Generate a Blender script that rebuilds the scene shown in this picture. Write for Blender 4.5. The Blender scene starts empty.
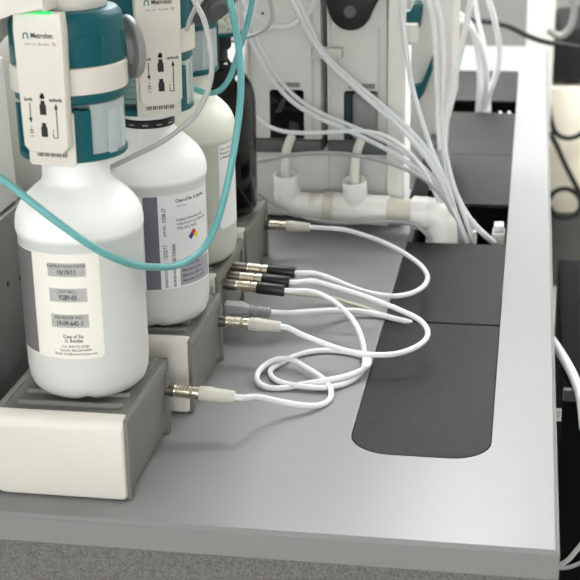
import bpy, bmesh, math, random
from mathutils import Vector, Matrix
random.seed(7)
C = bpy.context.scene
COL = C.collection
PI = math.pi
def R(d): return math.radians(d)

# ------------------------------------------------------------------ camera
FPX = 1400.0
yc = Vector((250, -510, FPX)).normalized()            # bench depth direction in camera space (right, down, forward)
dc = Vector((60, 4000, FPX)); dc = (dc - yc * dc.dot(yc)).normalized()
zc = -dc
xc = yc.cross(zc)
MC = Matrix((xc, yc, zc))                              # camera space -> world
CAM = Vector((-0.03708, -0.91465, 0.53))
right = Vector((xc[0], yc[0], zc[0])); down = Vector((xc[1], yc[1], zc[1])); fwd = Vector((xc[2], yc[2], zc[2]))
cam_d = bpy.data.cameras.new('camera'); cam = bpy.data.objects.new('camera', cam_d); COL.objects.link(cam)
up = -down; back = -fwd
cam.matrix_world = Matrix(((right.x, up.x, back.x, CAM.x), (right.y, up.y, back.y, CAM.y), (right.z, up.z, back.z, CAM.z), (0, 0, 0, 1)))
cam_d.sensor_width = 36; cam_d.lens = 36 * FPX / 580
cam_d.clip_start = 0.05; cam_d.clip_end = 50
cam_d.dof.use_dof = True; cam_d.dof.focus_distance = 1.25; cam_d.dof.aperture_fstop = 14
C.camera = cam

def ray(px, py): return MC @ Vector((px - 290, py - 290, FPX))
def az(px, py, z=0.0):
    d = ray(px, py); return CAM + d * ((z - CAM.z) / d.z)
def ay(px, py, y):
    d = ray(px, py); return CAM + d * ((y - CAM.y) / d.y)

# ------------------------------------------------------------------ materials
def lin(c):
    return tuple((v / 12.92 if v <= 0.04045 else ((v + 0.055) / 1.055) ** 2.4) for v in [x / 255 for x in c]) + (1,)
def mat(name, rgb, rough=0.5, metal=0.0, spec=0.5, noise=0.0, nscale=200, bump=0.0, bscale=400, trans=0.0, ior=1.45,
        sss=0.0, alpha=1.0, coat=0.0, emit=None, estr=0.0, detail=3.0):
    m = bpy.data.materials.new(name); m.use_nodes = True
    nt = m.node_tree; b = nt.nodes['Principled BSDF']
    col = lin(rgb)
    b.inputs['Base Color'].default_value = col
    b.inputs['Roughness'].default_value = rough
    b.inputs['Metallic'].default_value = metal
    b.inputs['Specular IOR Level'].default_value = spec
    b.inputs['Transmission Weight'].default_value = trans
    b.inputs['IOR'].default_value = ior
    b.inputs['Alpha'].default_value = alpha
    b.inputs['Coat Weight'].default_value = coat
    if sss:
        b.inputs['Subsurface Weight'].default_value = sss
        b.inputs['Subsurface Radius'].default_value = (0.006, 0.006, 0.006)
        b.inputs['Subsurface Scale'].default_value = 1.0
    if emit:
        b.inputs['Emission Color'].default_value = lin(emit); b.inputs['Emission Strength'].default_value = estr
    tc = nt.nodes.new('ShaderNodeTexCoord')
    if noise:
        n = nt.nodes.new('ShaderNodeTexNoise'); n.inputs['Scale'].default_value = nscale; n.inputs['Detail'].default_value = detail
        nt.links.new(tc.outputs['Object'], n.inputs['Vector'])
        r = nt.nodes.new('ShaderNodeValToRGB')
        r.color_ramp.elements[0].position = 0.3; r.color_ramp.elements[1].position = 0.7
        r.color_ramp.elements[0].color = tuple(max(0, v * (1 - noise)) for v in col[:3]) + (1,)
        r.color_ramp.elements[1].color = tuple(min(1, v * (1 + noise)) for v in col[:3]) + (1,)
        nt.links.new(n.outputs['Fac'], r.inputs['Fac']); nt.links.new(r.outputs['Color'], b.inputs['Base Color'])
    if bump:
        n2 = nt.nodes.new('ShaderNodeTexNoise'); n2.inputs['Scale'].default_value = bscale
        nt.links.new(tc.outputs['Object'], n2.inputs['Vector'])
        bp = nt.nodes.new('ShaderNodeBump'); bp.inputs['Strength'].default_value = bump; bp.inputs['Distance'].default_value = 0.0006
        nt.links.new(n2.outputs['Fac'], bp.inputs['Height']); nt.links.new(bp.outputs['Normal'], b.inputs['Normal'])
    return m

M = {}
M['bench'] = mat('grey bench laminate', (136, 137, 137), 0.36, spec=0.5, noise=0.03, nscale=900, bump=0.03, bscale=1500)
M['bench_edge'] = mat('grey edge band', (130, 132, 130), 0.5, noise=0.04, nscale=700)
M['speckle'] = mat('speckled grey laminate', (108, 107, 103), 0.6, noise=0.4, nscale=650, detail=4)
M['cover'] = mat('charcoal textured cover', (36, 37, 36), 0.6, spec=0.2, noise=0.55, nscale=800, bump=0.35, bscale=1600)
M['trough'] = mat('black trough', (22, 22, 22), 0.7, noise=0.1)
M['box'] = mat('grey moulded housing', (114, 115, 109), 0.5, spec=0.4, noise=0.06, nscale=300, bump=0.06, bscale=900)
M['boxwhite'] = mat('off white moulded plastic', (217, 213, 203), 0.4, noise=0.015, nscale=300)
M['white'] = mat('white enamel', (226, 225, 219), 0.45, noise=0.02, nscale=60)
M['tower'] = mat('pale grey enamel', (214, 214, 208), 0.5, noise=0.02, nscale=60)
M['lowwhite'] = mat('grey white base enamel', (202, 202, 198), 0.5, noise=0.02, nscale=60)
M['grey'] = mat('mid grey plastic', (134, 134, 132), 0.45, noise=0.05, nscale=300)
M['darkgrey'] = mat('dark grey plastic', (88, 89, 88), 0.5, noise=0.05, nscale=300)
M['instr'] = mat('slate grey plastic', (124, 124, 121), 0.5, noise=0.08, nscale=400)
M['teal'] = mat('teal plastic', (4, 84, 92), 0.42, spec=0.35, noise=0.05, nscale=400)
M['black'] = mat('black plastic', (24, 24, 25), 0.4, noise=0.1, nscale=300)
M['blackmatte'] = mat('black matte metal', (20, 21, 22), 0.6, noise=0.1, nscale=200)
M['blackflat'] = mat('flat black enamel', (16, 17, 18), 0.85, spec=0.12, noise=0.1, nscale=200)
M['window'] = mat('dark smoked window', (18, 20, 20), 0.12, noise=0.1, nscale=60)
M['windowmark'] = mat('dim shape behind glass', (52, 56, 55), 0.3, noise=0.2)
M['darkteal'] = mat('dark teal trim', (12, 50, 54), 0.3, noise=0.05)
M['amber'] = mat('near black amber glass', (9, 8, 7), 0.07, spec=0.35, noise=0.1, nscale=80, bump=0.05, bscale=60)
M['ink'] = mat('black print', (28, 28, 28), 0.6, noise=0.05)
M['inkgrey'] = mat('grey print', (70, 70, 72), 0.6, noise=0.05)
M['red'] = mat('red print', (190, 45, 50), 0.6, noise=0.05)
M['blue'] = mat('blue print', (40, 55, 140), 0.6, noise=0.05)
M['yellow'] = mat('yellow print', (225, 205, 60), 0.6, noise=0.05)
M['label'] = mat('label paper', (234, 232, 222), 0.55, noise=0.01)
M['labelwhite'] = mat('white label paper', (228, 228, 228), 0.55, noise=0.01)
M['band'] = mat('grey label band', (112, 112, 112), 0.5, noise=0.06, nscale=400)
M['bandviolet'] = mat('violet grey label band', (106, 103, 113), 0.5, noise=0.06, nscale=400)
M['block'] = mat('light violet grey label block', (160, 158, 166), 0.5, noise=0.04)
M['patch'] = mat('silver grey label patch', (176, 176, 172), 0.5, noise=0.06, nscale=300)
M['nickel'] = mat('nickel plated metal', (206, 198, 180), 0.25, metal=1.0, noise=0.06, nscale=200)
M['steel'] = mat('dull steel', (110, 106, 98), 0.4, metal=0.8, noise=0.1, nscale=200)
M['beige'] = mat('cream rubber sleeve', (196, 194, 182), 0.5, noise=0.04)
M['cable'] = mat('white cable jacket', (226, 227, 227), 0.4, noise=0.015, nscale=120)
M['cablecream'] = mat('cream cable jacket', (196, 192, 172), 0.45, noise=0.03, nscale=120)
M['cablegrey'] = mat('grey cable jacket', (165, 166, 166), 0.4, noise=0.03, nscale=120)
M['plug'] = mat('grey rubber plug', (160, 160, 162), 0.5, noise=0.04)
M['tealtube'] = mat('pale teal tubing', (104, 170, 170), 0.3, sss=0.1, noise=0.04, nscale=80)
M['greytube'] = mat('grey tubing', (176, 177, 174), 0.35, noise=0.04, nscale=80)
M['pvc'] = mat('white pvc', (242, 241, 236), 0.3, noise=0.015, nscale=80)
M['pvccream'] = mat('cream pvc', (216, 212, 196), 0.35, noise=0.03, nscale=80)
M['sleeve'] = mat('frosted clear plastic', (236, 244, 244), 0.28, trans=0.65, ior=1.12, noise=0.05, nscale=200)
M['clear'] = mat('clear plastic', (240, 244, 244), 0.08, trans=0.95, ior=1.08, noise=0.02)
M['hose'] = mat('cloudy drain hose', (236, 235, 226), 0.3, trans=0.08, ior=1.15, noise=0.04, nscale=200)
M['tubing'] = mat('translucent silicone tubing', (238, 241, 242), 0.25, trans=0.25, ior=1.15, noise=0.04, nscale=200)
M['spindle'] = mat('pale ribbed plastic', (165, 190, 190), 0.4, noise=0.05)
M['beads'] = mat('granular desiccant', (226, 222, 205), 0.7, noise=0.4, nscale=260, bump=0.8, bscale=300)
M['led'] = mat('green led', (10, 90, 40), 0.5, emit=(20, 235, 110), estr=0.9, noise=0.01)
M['wall'] = mat('grey wall paint', (150, 151, 149), 0.8, noise=0.03, nscale=20)
M['wallwhite'] = mat('white wall paint', (205, 205, 202), 0.8, noise=0.03, nscale=20)
M['floor'] = mat('beige vinyl floor', (168, 164, 152), 0.45, noise=0.1, nscale=60)
M['ceil'] = mat('white ceiling', (215, 215, 212), 0.9, noise=0.03, nscale=30)
M['cream'] = mat('cream cabinet enamel', (240, 235, 219), 0.5, noise=0.02, nscale=30)
M['frontfill'] = mat('daylight pane', (240, 245, 255), 0.2, emit=(249, 250, 252), estr=4.9, noise=0.01)  # glow of the added fill panes on the front wall
M['lamp'] = mat('lamp diffuser', (255, 255, 250), 0.5, emit=(252, 253, 254), estr=14.5, noise=0.01)

def bottle_mat(name, upper, lower, level):
    m = mat(name, upper, 0.42, sss=0.2, bump=0.10, bscale=320)
    nt = m.node_tree; b = nt.nodes['Principled BSDF']
    tc = nt.nodes.new('ShaderNodeTexCoord'); s = nt.nodes.new('ShaderNodeSeparateXYZ')
    nt.links.new(tc.outputs['Object'], s.inputs[0])
    mr = nt.nodes.new('ShaderNodeMapRange'); mr.inputs['From Min'].default_value = level - 0.002; mr.inputs['From Max'].default_value = level + 0.003
    nt.links.new(s.outputs['Z'], mr.inputs['Value'])
    mx = nt.nodes.new('ShaderNodeMix'); mx.data_type = 'RGBA'
    mx.inputs[6].default_value = lin(lower); mx.inputs[7].default_value = lin(upper)
    nt.links.new(mr.outputs['Result'], mx.inputs[0]); nt.links.new(mx.outputs[2], b.inputs['Base Color'])
    return m
M['hdpe'] = bottle_mat('white hdpe with liquid', (249, 249, 246), (208, 210, 206), 0.133)
M['hdpe_green'] = bottle_mat('greenish hdpe with liquid', (232, 234, 220), (190, 195, 181), 0.128)

# ------------------------------------------------------------------ mesh helpers
class MB:
    def __init__(s): s.bm = bmesh.new(); s.mats = []; s.cur = 0
    def use(s, m):
        if m not in s.mats: s.mats.append(m)
        s.cur = s.mats.index(m); return s
    def _tag(s, faces):
        for f in faces: f.material_index = s.cur
    def box(s, x0, x1, y0, y1, z0, z1, bevel=0.0, seg=2, mtx=None):
        r = bmesh.ops.create_cube(s.bm, size=1); vs = r['verts']
        for v in vs:
            v.co = Vector((x0 + (v.co.x + .5) * (x1 - x0), y0 + (v.co.y + .5) * (y1 - y0), z0 + (v.co.z + .5) * (z1 - z0)))
        fs = {f for v in vs for f in v.link_faces}; s._tag(fs)
        if bevel:
            es = list({e for v in vs for e in v.link_edges})
            rb = bmesh.ops.bevel(s.bm, geom=es, offset=bevel, segments=seg, affect='EDGES', profile=0.5)
            s._tag(rb['faces']); vs = list({v for f in rb['faces'] for v in f.verts} | {v for v in vs if v.is_valid})
        if mtx is not None:
            for v in vs: v.co = mtx @ v.co
        return s
    def lathe(s, prof, n=48, cx=0, cy=0, a0=None, a1=None, cap=True, mtx=None):
        full = a0 is None
        cnt = n if full else n + 1
        rings = []
        for (r, z) in prof:
            ring = []
            for i in range(cnt):
                a = 2 * PI * i / n if full else a0 + (a1 - a0) * i / n
                v = Vector((cx + r * math.sin(a), cy - r * math.cos(a), z))
                ring.append(s.bm.verts.new(mtx @ v if mtx is not None else v))
            rings.append(ring)
        fs = []
        for k in range(len(rings) - 1):
            for i in range(cnt if full else cnt - 1):
                j = (i + 1) % cnt
                fs.append(s.bm.faces.new((rings[k][i], rings[k][j], rings[k + 1][j], rings[k + 1][i])))
        if cap and full:
            if prof[0][0] > 1e-6: fs.append(s.bm.faces.new(list(reversed(rings[0]))))
            if prof[-1][0] > 1e-6: fs.append(s.bm.faces.new(rings[-1]))
        s._tag(fs); return s
    def arcsolid(s, r0, r1, z0, z1, a0, a1, n=24):   # a thick curved wall
        ring = []
        for i in range(n + 1):
            a = a0 + (a1 - a0) * i / n
            q = []
            for (r, z) in ((r0, z0), (r1, z0), (r1, z1), (r0, z1)):
                q.append(s.bm.verts.new((r * math.sin(a), -r * math.cos(a), z)))
            ring.append(q)
        fs = []
        for i in range(n):
            for k in range(4):
                fs.append(s.bm.faces.new((ring[i][k], ring[i + 1][k], ring[i + 1][(k + 1) % 4], ring[i][(k + 1) % 4])))
        fs.append(s.bm.faces.new(ring[0])); fs.append(s.bm.faces.new(list(reversed(ring[-1]))))
        s._tag(fs); return s
    def cyl(s, p0, p1, r0, r1=None, n=20):
        return s.prof_axis(p0, p1, [(0, r0), (1, r0 if r1 is None else r1)], n)
    def prof_axis(s, p0, p1, prof, n=20):   # prof: (t along axis 0..1, radius)
        p0 = Vector(p0); p1 = Vector(p1); d = p1 - p0
        q = d.to_track_quat('Z', 'Y').to_matrix()
        rings = []
        for (t, r) in prof:
            rings.append([s.bm.verts.new(p0 + d * t + q @ Vector((r * math.cos(2 * PI * i / n), r * math.sin(2 * PI * i / n), 0))) for i in range(n)])
        fs = []
        for k in range(len(rings) - 1):
            for i in range(n):
                j = (i + 1) % n
                fs.append(s.bm.faces.new((rings[k][i], rings[k][j], rings[k + 1][j], rings[k + 1][i])))
        fs.append(s.bm.faces.new(list(reversed(rings[0])))); fs.append(s.bm.faces.new(rings[-1]))
        s._tag(fs); return s
    def tube(s, pts, r, n=12, sub=10, closed=False):
        P = spline([Vector(p) for p in pts], sub)
        T = []
        for i in range(len(P)):
            a = P[max(0, i - 1)]; b = P[min(len(P) - 1, i + 1)]
            T.append((b - a).normalized())
        nrm = T[0].orthogonal().normalized()
        rings = []
        for i, p in enumerate(P):
            nrm = (nrm - T[i] * nrm.dot(T[i])).normalized()
            bi = T[i].cross(nrm)
            rings.append([s.bm.verts.new(p + r * (math.cos(2 * PI * k / n) * nrm + math.sin(2 * PI * k / n) * bi)) for k in range(n)])
        fs = []
        for i in range(len(rings) - 1):
            for k in range(n):
                j = (k + 1) % n
                fs.append(s.bm.faces.new((rings[i][k], rings[i][j], rings[i + 1][j], rings[i + 1][k])))
        fs.append(s.bm.faces.new(list(reversed(rings[0])))); fs.append(s.bm.faces.new(rings[-1]))
        s._tag(fs); return s
    def prism(s, pts, axis, lo, hi, bevel=0.0):      # 2D outline extruded along an axis: 'y' pts=(x,z), 'z' pts=(x,y), 'x' pts=(y,z)
        def mk(p, t):
            return {'y': (p[0], t, p[1]), 'z': (p[0], p[1], t), 'x': (t, p[0], p[1])}[axis]
        a = [s.bm.verts.new(mk(p, lo)) for p in pts]; b = [s.bm.verts.new(mk(p, hi)) for p in pts]
        fs = [s.bm.faces.new(a), s.bm.faces.new(list(reversed(b)))]
        n = len(pts)
        for i in range(n): fs.append(s.bm.faces.new((a[i], b[i], b[(i + 1) % n], a[(i + 1) % n])))
        s._tag(fs)
        if bevel:
            es = [e for f in fs[:2] for e in f.edges]
            rb = bmesh.ops.bevel(s.bm, geom=es, offset=bevel, segments=2, affect='EDGES', profile=0.5); s._tag(rb['faces'])
        return s
    def build(s, name, m=None, parent=None, loc=None, angle=35):
        bmesh.ops.recalc_face_normals(s.bm, faces=s.bm.faces)
        me = bpy.data.meshes.new(name); s.bm.to_mesh(me); s.bm.free()
        for mm in (s.mats or [m]): me.materials.append(M[mm] if isinstance(mm, str) else mm)
        me.shade_smooth(); me.set_sharp_from_angle(angle=R(angle))
        o = bpy.data.objects.new(name, me); COL.objects.link(o)
        if parent is not None: o.parent = parent
        if loc is not None: o.location = loc
        return o

def spline(P, sub=10):
    if len(P) < 3: return P
    out = []
    for i in range(len(P) - 1):
        p0 = P[i - 1] if i > 0 else P[i] * 2 - P[i + 1]
        p1 = P[i]; p2 = P[i + 1]
        p3 = P[i + 2] if i + 2 < len(P) else P[i + 1] * 2 - P[i]
        d1 = max((p1 - p0).length, 1e-5) ** .5; d2 = max((p2 - p1).length, 1e-5) ** .5; d3 = max((p3 - p2).length, 1e-5) ** .5
        t1 = ((p1 - p0) / d1 - (p2 - p0) / (d1 + d2) + (p2 - p1) / d2) * d2
        t2 = ((p2 - p1) / d2 - (p3 - p1) / (d2 + d3) + (p3 - p2) / d3) * d2
        for k in range(sub):
            t = k / sub
            out.append((2 * t ** 3 - 3 * t ** 2 + 1) * p1 + (t ** 3 - 2 * t ** 2 + t) * t1 + (-2 * t ** 3 + 3 * t ** 2) * p2 + (t ** 3 - t ** 2) * t2)
    out.append(P[-1]); return out

def rrect(x0, x1, y0, y1, rs, n=6):       # rounded rectangle outline; rs = radii bl, br, tr, tl
    pts = []
    for (cx, cy, a0, r) in ((x0, y0, PI, rs[0]), (x1, y0, 1.5 * PI, rs[1]), (x1, y1, 0, rs[2]), (x0, y1, .5 * PI, rs[3])):
        if r <= 0: pts.append((cx, cy)); continue
        ox = cx + r if cx == x0 else cx - r; oy = cy + r if cy == y0 else cy - r
        for i in range(n + 1):
            a = a0 + (PI / 2) * i / n; pts.append((ox + r * math.cos(a), oy + r * math.sin(a)))
    return pts

def thing(name, label, cat, loc=(0, 0, 0), rz=0.0, group=None):
    o = bpy.data.objects.new(name, None); COL.objects.link(o); o.empty_display_size = 0.02
    o.location = loc; o.rotation_euler = (0, 0, rz)
    return tag(o, label, cat, group)
def tag(o, label, cat, group=None):
    o['label'] = label; o['category'] = cat
    if group: o['group'] = group
    return o
def struct(o): o['kind'] = 'structure'; return o
def dup(root, loc, rz, label, group=None):
    r = root.copy(); COL.objects.link(r); r.location = loc; r.rotation_euler = (0, 0, rz); r['label'] = label
    if group: r['group'] = group
    for ch in list(root.children):
        c = ch.copy(); COL.objects.link(c); c.parent = r
        for g in list(ch.children):
            d = g.copy(); COL.objects.link(d); d.parent = c
    return r

_txt = {}
def text_geo(s, size, align='CENTER', bold=0.0, spacing=1.0):
    cu = bpy.data.curves.new('lettering', 'FONT'); cu.body = s; cu.size = size; cu.align_x = align; cu.align_y = 'CENTER'
    cu.resolution_u = 2; cu.offset = bold; cu.space_character = spacing
    ob = bpy.data.objects.new('lettering', cu); COL.objects.link(ob)
    dg = bpy.context.evaluated_depsgraph_get(); dg.update()
    me = bpy.data.meshes.new_from_object(ob.evaluated_get(dg))
    vs = [(v.co.x, v.co.y) for v in me.vertices]; fs = [tuple(p.vertices) for p in me.polygons]
    bpy.data.objects.remove(ob); bpy.data.curves.remove(cu); bpy.data.meshes.remove(me)
    return vs, fs
class Print:
    """flat printed marks (u, v) collected into one mesh and mapped to a surface"""
    def __init__(s): s.v = []; s.f = []; s.mi = []; s.mats = []
    def _m(s, m):
        if m not in s.mats: s.mats.append(m)
        return s.mats.index(m)
    def poly(s, pts, m='ink', lift=0.0):
        b = len(s.v); s.v += [(p[0], p[1], lift) for p in pts]; s.f.append(tuple(range(b, b + len(pts)))); s.mi.append(s._m(m)); return s
    def rect(s, u0, u1, v0, v1, m='ink', lift=0.0, n=1):
        for i in range(n):
            a = u0 + (u1 - u0) * i / n; c = u0 + (u1 - u0) * (i + 1) / n
            s.poly([(a, v0), (c, v0), (c, v1), (a, v1)], m, lift)
        return s
    def text(s, t, u, v, size, m='ink', align='CENTER', bold=0.0, rot=0.0, sx=1.0, spacing=1.0, lift=0.0001):
        vs, fs = text_geo(t, size, align, bold, spacing); b = len(s.v); k = s._m(m)
        ca, sa = math.cos(rot), math.sin(rot)
        for (x, y) in vs:
            x *= sx; s.v.append((u + x * ca - y * sa, v + x * sa + y * ca, lift))
        for f in fs: s.f.append(tuple(i + b for i in f)); s.mi.append(k)
        return s
    def build(s, name, fn, parent):
        me = bpy.data.meshes.new(name); me.from_pydata([fn(*p) for p in s.v], [], s.f)
        for m in s.mats: me.materials.append(M[m])
        for p, k in zip(me.polygons, s.mi): p.material_index = k
        me.update()
        o = bpy.data.objects.new(name, me); COL.objects.link(o); o.parent = parent; return o

# ------------------------------------------------------------------ the room
FZ = -0.90
struct(MB().box(-3.2, 3.4, -3.5, 6.2, FZ - .05, FZ).build('floor', 'floor'))
struct(MB().box(-3.2, 3.4, -3.5, 6.2, 1.85, 1.90).build('ceiling', 'ceil'))
struct(MB().box(-3.3, 3.5, 6.2, 6.3, FZ, 1.85).build('wall_back', 'wall'))
struct(MB().box(-3.3, 3.5, -3.6, -3.5, FZ, 1.85).build('wall_front', 'wallwhite'))
struct(MB().box(-3.3, -3.2, -3.5, 6.2, FZ, 1.85).build('wall_left', 'wallwhite'))
struct(MB().box(3.4, 3.5, -3.5, 6.2, FZ, 1.85).build('wall_right', 'wallwhite'))
struct(MB().box(-3.2, 3.4, 6.185, 6.2, FZ, FZ + .1).build('baseboard_back', 'blackmatte'))

def ceiling_light(x, y, label, w=0.6, l=1.2):
    t = thing('ceiling_light', label, 'light', (x, y, 1.85), 0, 'recessed ceiling lights')
    f = MB()
    for (a, b, c, d) in ((-w / 2, w / 2, -l / 2, -l / 2 + .03), (-w / 2, w / 2, l / 2 - .03, l / 2), (-w / 2, -w / 2 + .03, -l / 2, l / 2), (w / 2 - .03, w / 2, -l / 2, l / 2)):
        f.box(a, b, c, d, -.03, 0)
    f.build('frame', 'white', t)
    MB().box(-w / 2 + .03, w / 2 - .03, -l / 2 + .03, l / 2 - .03, -.02, -.004).build('diffuser', 'lamp', t)
LIGHTS = [(-0.9, 3.6, 'ceiling light panel beyond the far end of the bench, on the left'),
          (2.2, 3.6, 'ceiling light panel above the right back corner'), (-0.25, 1.5, 'ceiling light panel right above the instrument towers'), (-0.8, 1.6, 'ceiling light panel above the left end of the towers'),
          (1.35, 1.9, 'ceiling light panel above the aisle further back'),
          (1.0, 4.7, 'ceiling light panel nearest the back wall'), (-0.3, 2.9, 'ceiling light panel above the far half of the bench')]
for x, y, l in LIGHTS: ceiling_light(x, y, l)

# glowing window shapes added out of view behind the camera, as front fill light
for n_, (x0, x1) in enumerate(((-2.3, -.7), (-.3, 1.3))):
    w_ = struct(MB().box(x0, x1, -3.505, -3.48, .1, 1.5).build('window_%d' % (n_ + 1), 'frontfill'))
    for (a, b, c, d) in ((x0 - .05, x0, .05, 1.55), (x1, x1 + .05, .05, 1.55), (x0, x1, .05, .1), (x0, x1, 1.5, 1.55), ((x0 + x1) / 2 - .02, (x0 + x1) / 2 + .02, .1, 1.5)):
        MB().box(a, b, -3.5, -3.46, c, d).build('window_frame', 'white', w_)

# ------------------------------------------------------------------ the bench
TX0, TX1, TY0, TY1 = -0.1745, -0.0542, 0.1400, 1.815   # cable trough opening
BL, BR, BY1, TH = -1.3, 0.0000, 2.09, 0.0235
bench = thing('workbench', 'long grey laminate lab workbench with a black cable trough along its right side', 'workbench', (0, 0, FZ))
def benchz(z): return z - FZ
top = MB().use('bench')
# the worktop as a slab with a trough opening with two rounded near corners
bmw = top.bm
def slab(m, outline_outer, hole, z0, z1):
    for z, flip in ((z1, False), (z0, True)):
        vo = [m.bm.verts.new((p[0], p[1], z)) for p in outline_outer]; vh = [m.bm.verts.new((p[0], p[1], z)) for p in hole]
        es = [m.bm.edges.new((vo[i], vo[(i + 1) % len(vo)])) for i in range(len(vo))] + [m.bm.edges.new((vh[i], vh[(i + 1) % len(vh)])) for i in range(len(vh))]
        bmesh.ops.triangle_fill(m.bm, edges=es, use_beauty=True)
        yield vo, vh
sides = list(slab(top, [(BL, 0), (BR, 0), (BR, BY1), (BL, BY1)], rrect(TX0, TX1, TY0, TY1, (.036, .034, .01, .01), 8), benchz(-TH), benchz(0)))
(vo1, vh1), (vo0, vh0) = sides
for A, B in ((vo1, vo0), (vh1, vh0)):
    for i in range(len(A)):
        f = bmw.faces.new((A[i], A[(i + 1) % len(A)], B[(i + 1) % len(B)], B[i]))
bmesh.ops.recalc_face_normals(bmw, faces=bmw.faces)
ee = [e for e in bmw.edges if len(e.link_faces) == 2 and e.calc_face_angle(0) > 1.0 and abs(e.verts[0].co.z - benchz(0)) < 1e-5 and abs(e.verts[1].co.z - benchz(0)) < 1e-5 and (e.verts[0].co.y < 1e-4 and e.verts[1].co.y < 1e-4 or min(e.verts[0].co.x, e.verts[1].co.x) > BR - .0005)]
bmesh.ops.bevel(bmw, geom=ee, offset=0.0026, segments=1, affect='EDGES', profile=0.5)
top.build('worktop', 'bench', bench)
eb = MB().box(BL, BR + .0006, -.0008, 0.0002, benchz(-TH + .0002), benchz(-.0026), .0003, 1)
eb.box(BR - .0001, BR + .0008, -.0008, BY1, benchz(-TH + .0002), benchz(-.0026), .0003, 1)
eb.build('edge_band', 'bench_edge', bench)
MB().box(BL + .05, BR - .004, .03, .05, 0.03, benchz(-TH)).build('end_panel', 'speckle', bench)
tr = MB()
d = 0.10
tr.box(TX0 - .004, TX0, TY0 - .004, TY1 + .004, benchz(-d), benchz(-TH)); tr.box(TX1, TX1 + .004, TY0 - .004, TY1 + .004, benchz(-d), benchz(-TH))
tr.box(TX0, TX1, TY0 - .004, TY0, benchz(-d), benchz(-TH)); tr.box(TX0, TX1, TY1, TY1 + .004, benchz(-d), benchz(-TH))
tr.box(TX0 - .004, TX1 + .004, TY0 - .004, TY1 + .004, benchz(-d - .004), benchz(-d))
tr.build('cable_trough', 'trough', bench)
for (lx, ly) in ((BL + .06, 1.98), (BR - .10, 1.98)):
    MB().box(lx, lx + .06, ly, ly + .06, 0, benchz(-TH), .004).build('leg', 'white', bench)

def cover(y0, y1, label, rs=(0, 0, 0, 0)):
    g = .0008
    o = MB().prism(rrect(TX0 + g, TX1 - g, y0, y1, rs, 8), 'z', -.004, 0.0006, .0004).build('trough_cover', 'cover')
    return tag(o, label, 'cable cover', 'charcoal cable trough covers')
cover(TY0 + .0008, .4470, 'nearest charcoal cable trough cover with rounded corners on grey bench', (.0355, .0335, 0, 0))
cover(.4512, .718, 'second charcoal cable trough cover, behind the nearest one, below the white pipe elbow')
cover(.892, 1.155, 'third charcoal trough cover, just beyond the open slot full of cables')
cover(1.157, 1.444, 'fourth charcoal trough cover, ahead of the far dark slot')
cover(1.54, 1.803, 'last charcoal trough cover at the far end of the bench')

# ------------------------------------------------------------------ stirrer boxes
BOXES = [(-.3305, .0290), (-.3195, .1955), (-.3320, .3645), (-.3335, .5180)]   # right face x, front y
BW, BD, BH = .112, .131, .0700
SEAT = .0722      # height of the ribs
def make_box(name, label):
    t = thing(name, label, 'stirrer', (BOXES[0][0], BOXES[0][1], 0), 0, 'grey stirrer boxes under the bottles')
    w = -BW
    b = MB()
    b.prism(rrect(w, -.003, .0035, BH - .0012, (.004, .003, .002, .004), 4), 'y', .010, BD - .006)
    b.build('housing', 'box', t)
    # raised rim and ribs on the top
    tp = MB()
    tp.box(-.0065, 0, .004, BD, BH - .010, BH, .0012)
    tp.box(w, w + .006, .010, BD, BH - .010, BH, .0012)
    tp.box(w, 0, BD - .006, BD, BH - .012, BH, .0012)
    tp.box(w + .004, -.004, .007, .014, BH - .010, BH - .0004, .001)
    tp.build('top_rim', 'box', t)
    rb = MB()
    for y in (.024, .046, .085, .107):
        rb.box(w + .014, -.011, y, y + .0060, BH - .004, SEAT, .0020, 3)
    rb.build('ribs', 'box', t)
    MB().box(-.010, .0, BD - .006, BD + .0005, .0, BH - .003, .0012).build('rear_flange', 'box', t)
    MB().box(-.008, -.0004, .003, .012, .001, BH - .001, .0010).build('front_flange', 'box', t)
    fp = MB()
    # white front: rings of an outline in (x, z), bulged slightly and with a sloping top
    rings = []
    for (y, ins, dtop) in ((.010, .0, .0), (.0045, .0, .0015), (.0022, .0003, .0045), (.0009, .0008, .0085), (.0, .0022, .0110)):
        rings.append([fp.bm.verts.new((x + 0, y, z)) for (x, z) in rrect(w - .002 + ins, -.0034 - ins, .0012 + ins, BH + .0018 - dtop, (.010, .0035, .0012, .0012), 5)])
    for q in range(len(rings) - 1):
        A_, B_ = rings[q], rings[q + 1]; n = len(A_)
        for i in range(n): fp.bm.faces.new((A_[i], A_[(i + 1) % n], B_[(i + 1) % n], B_[i]))
    fp.bm.faces.new(rings[-1]); fp.bm.faces.new(list(reversed(rings[0])))
    fp.build('front_panel', 'boxwhite', t, angle=50)
    for x in (w + .015, -.015):
        for y in (.022, BD - .02): MB().cyl((x, y, 0), (x, y, .0045), .006).build('foot', 'black', t)
    return t
BLAB = ['nearest grey stirrer box with white front, under the bottle with the expiration date label',
        'second grey stirrer box from the front, under the bottle with the hazard diamond label',
        'third stirrer box from the front, with three connectors, under the greenish bottle',
        'rearmost grey stirrer box, under the black glass bottle']
box0 = make_box('stirrer', BLAB[0])
for k in (1, 2, 3): dup(box0, (BOXES[k][0], BOXES[k][1], 0), 0, BLAB[k])

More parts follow.
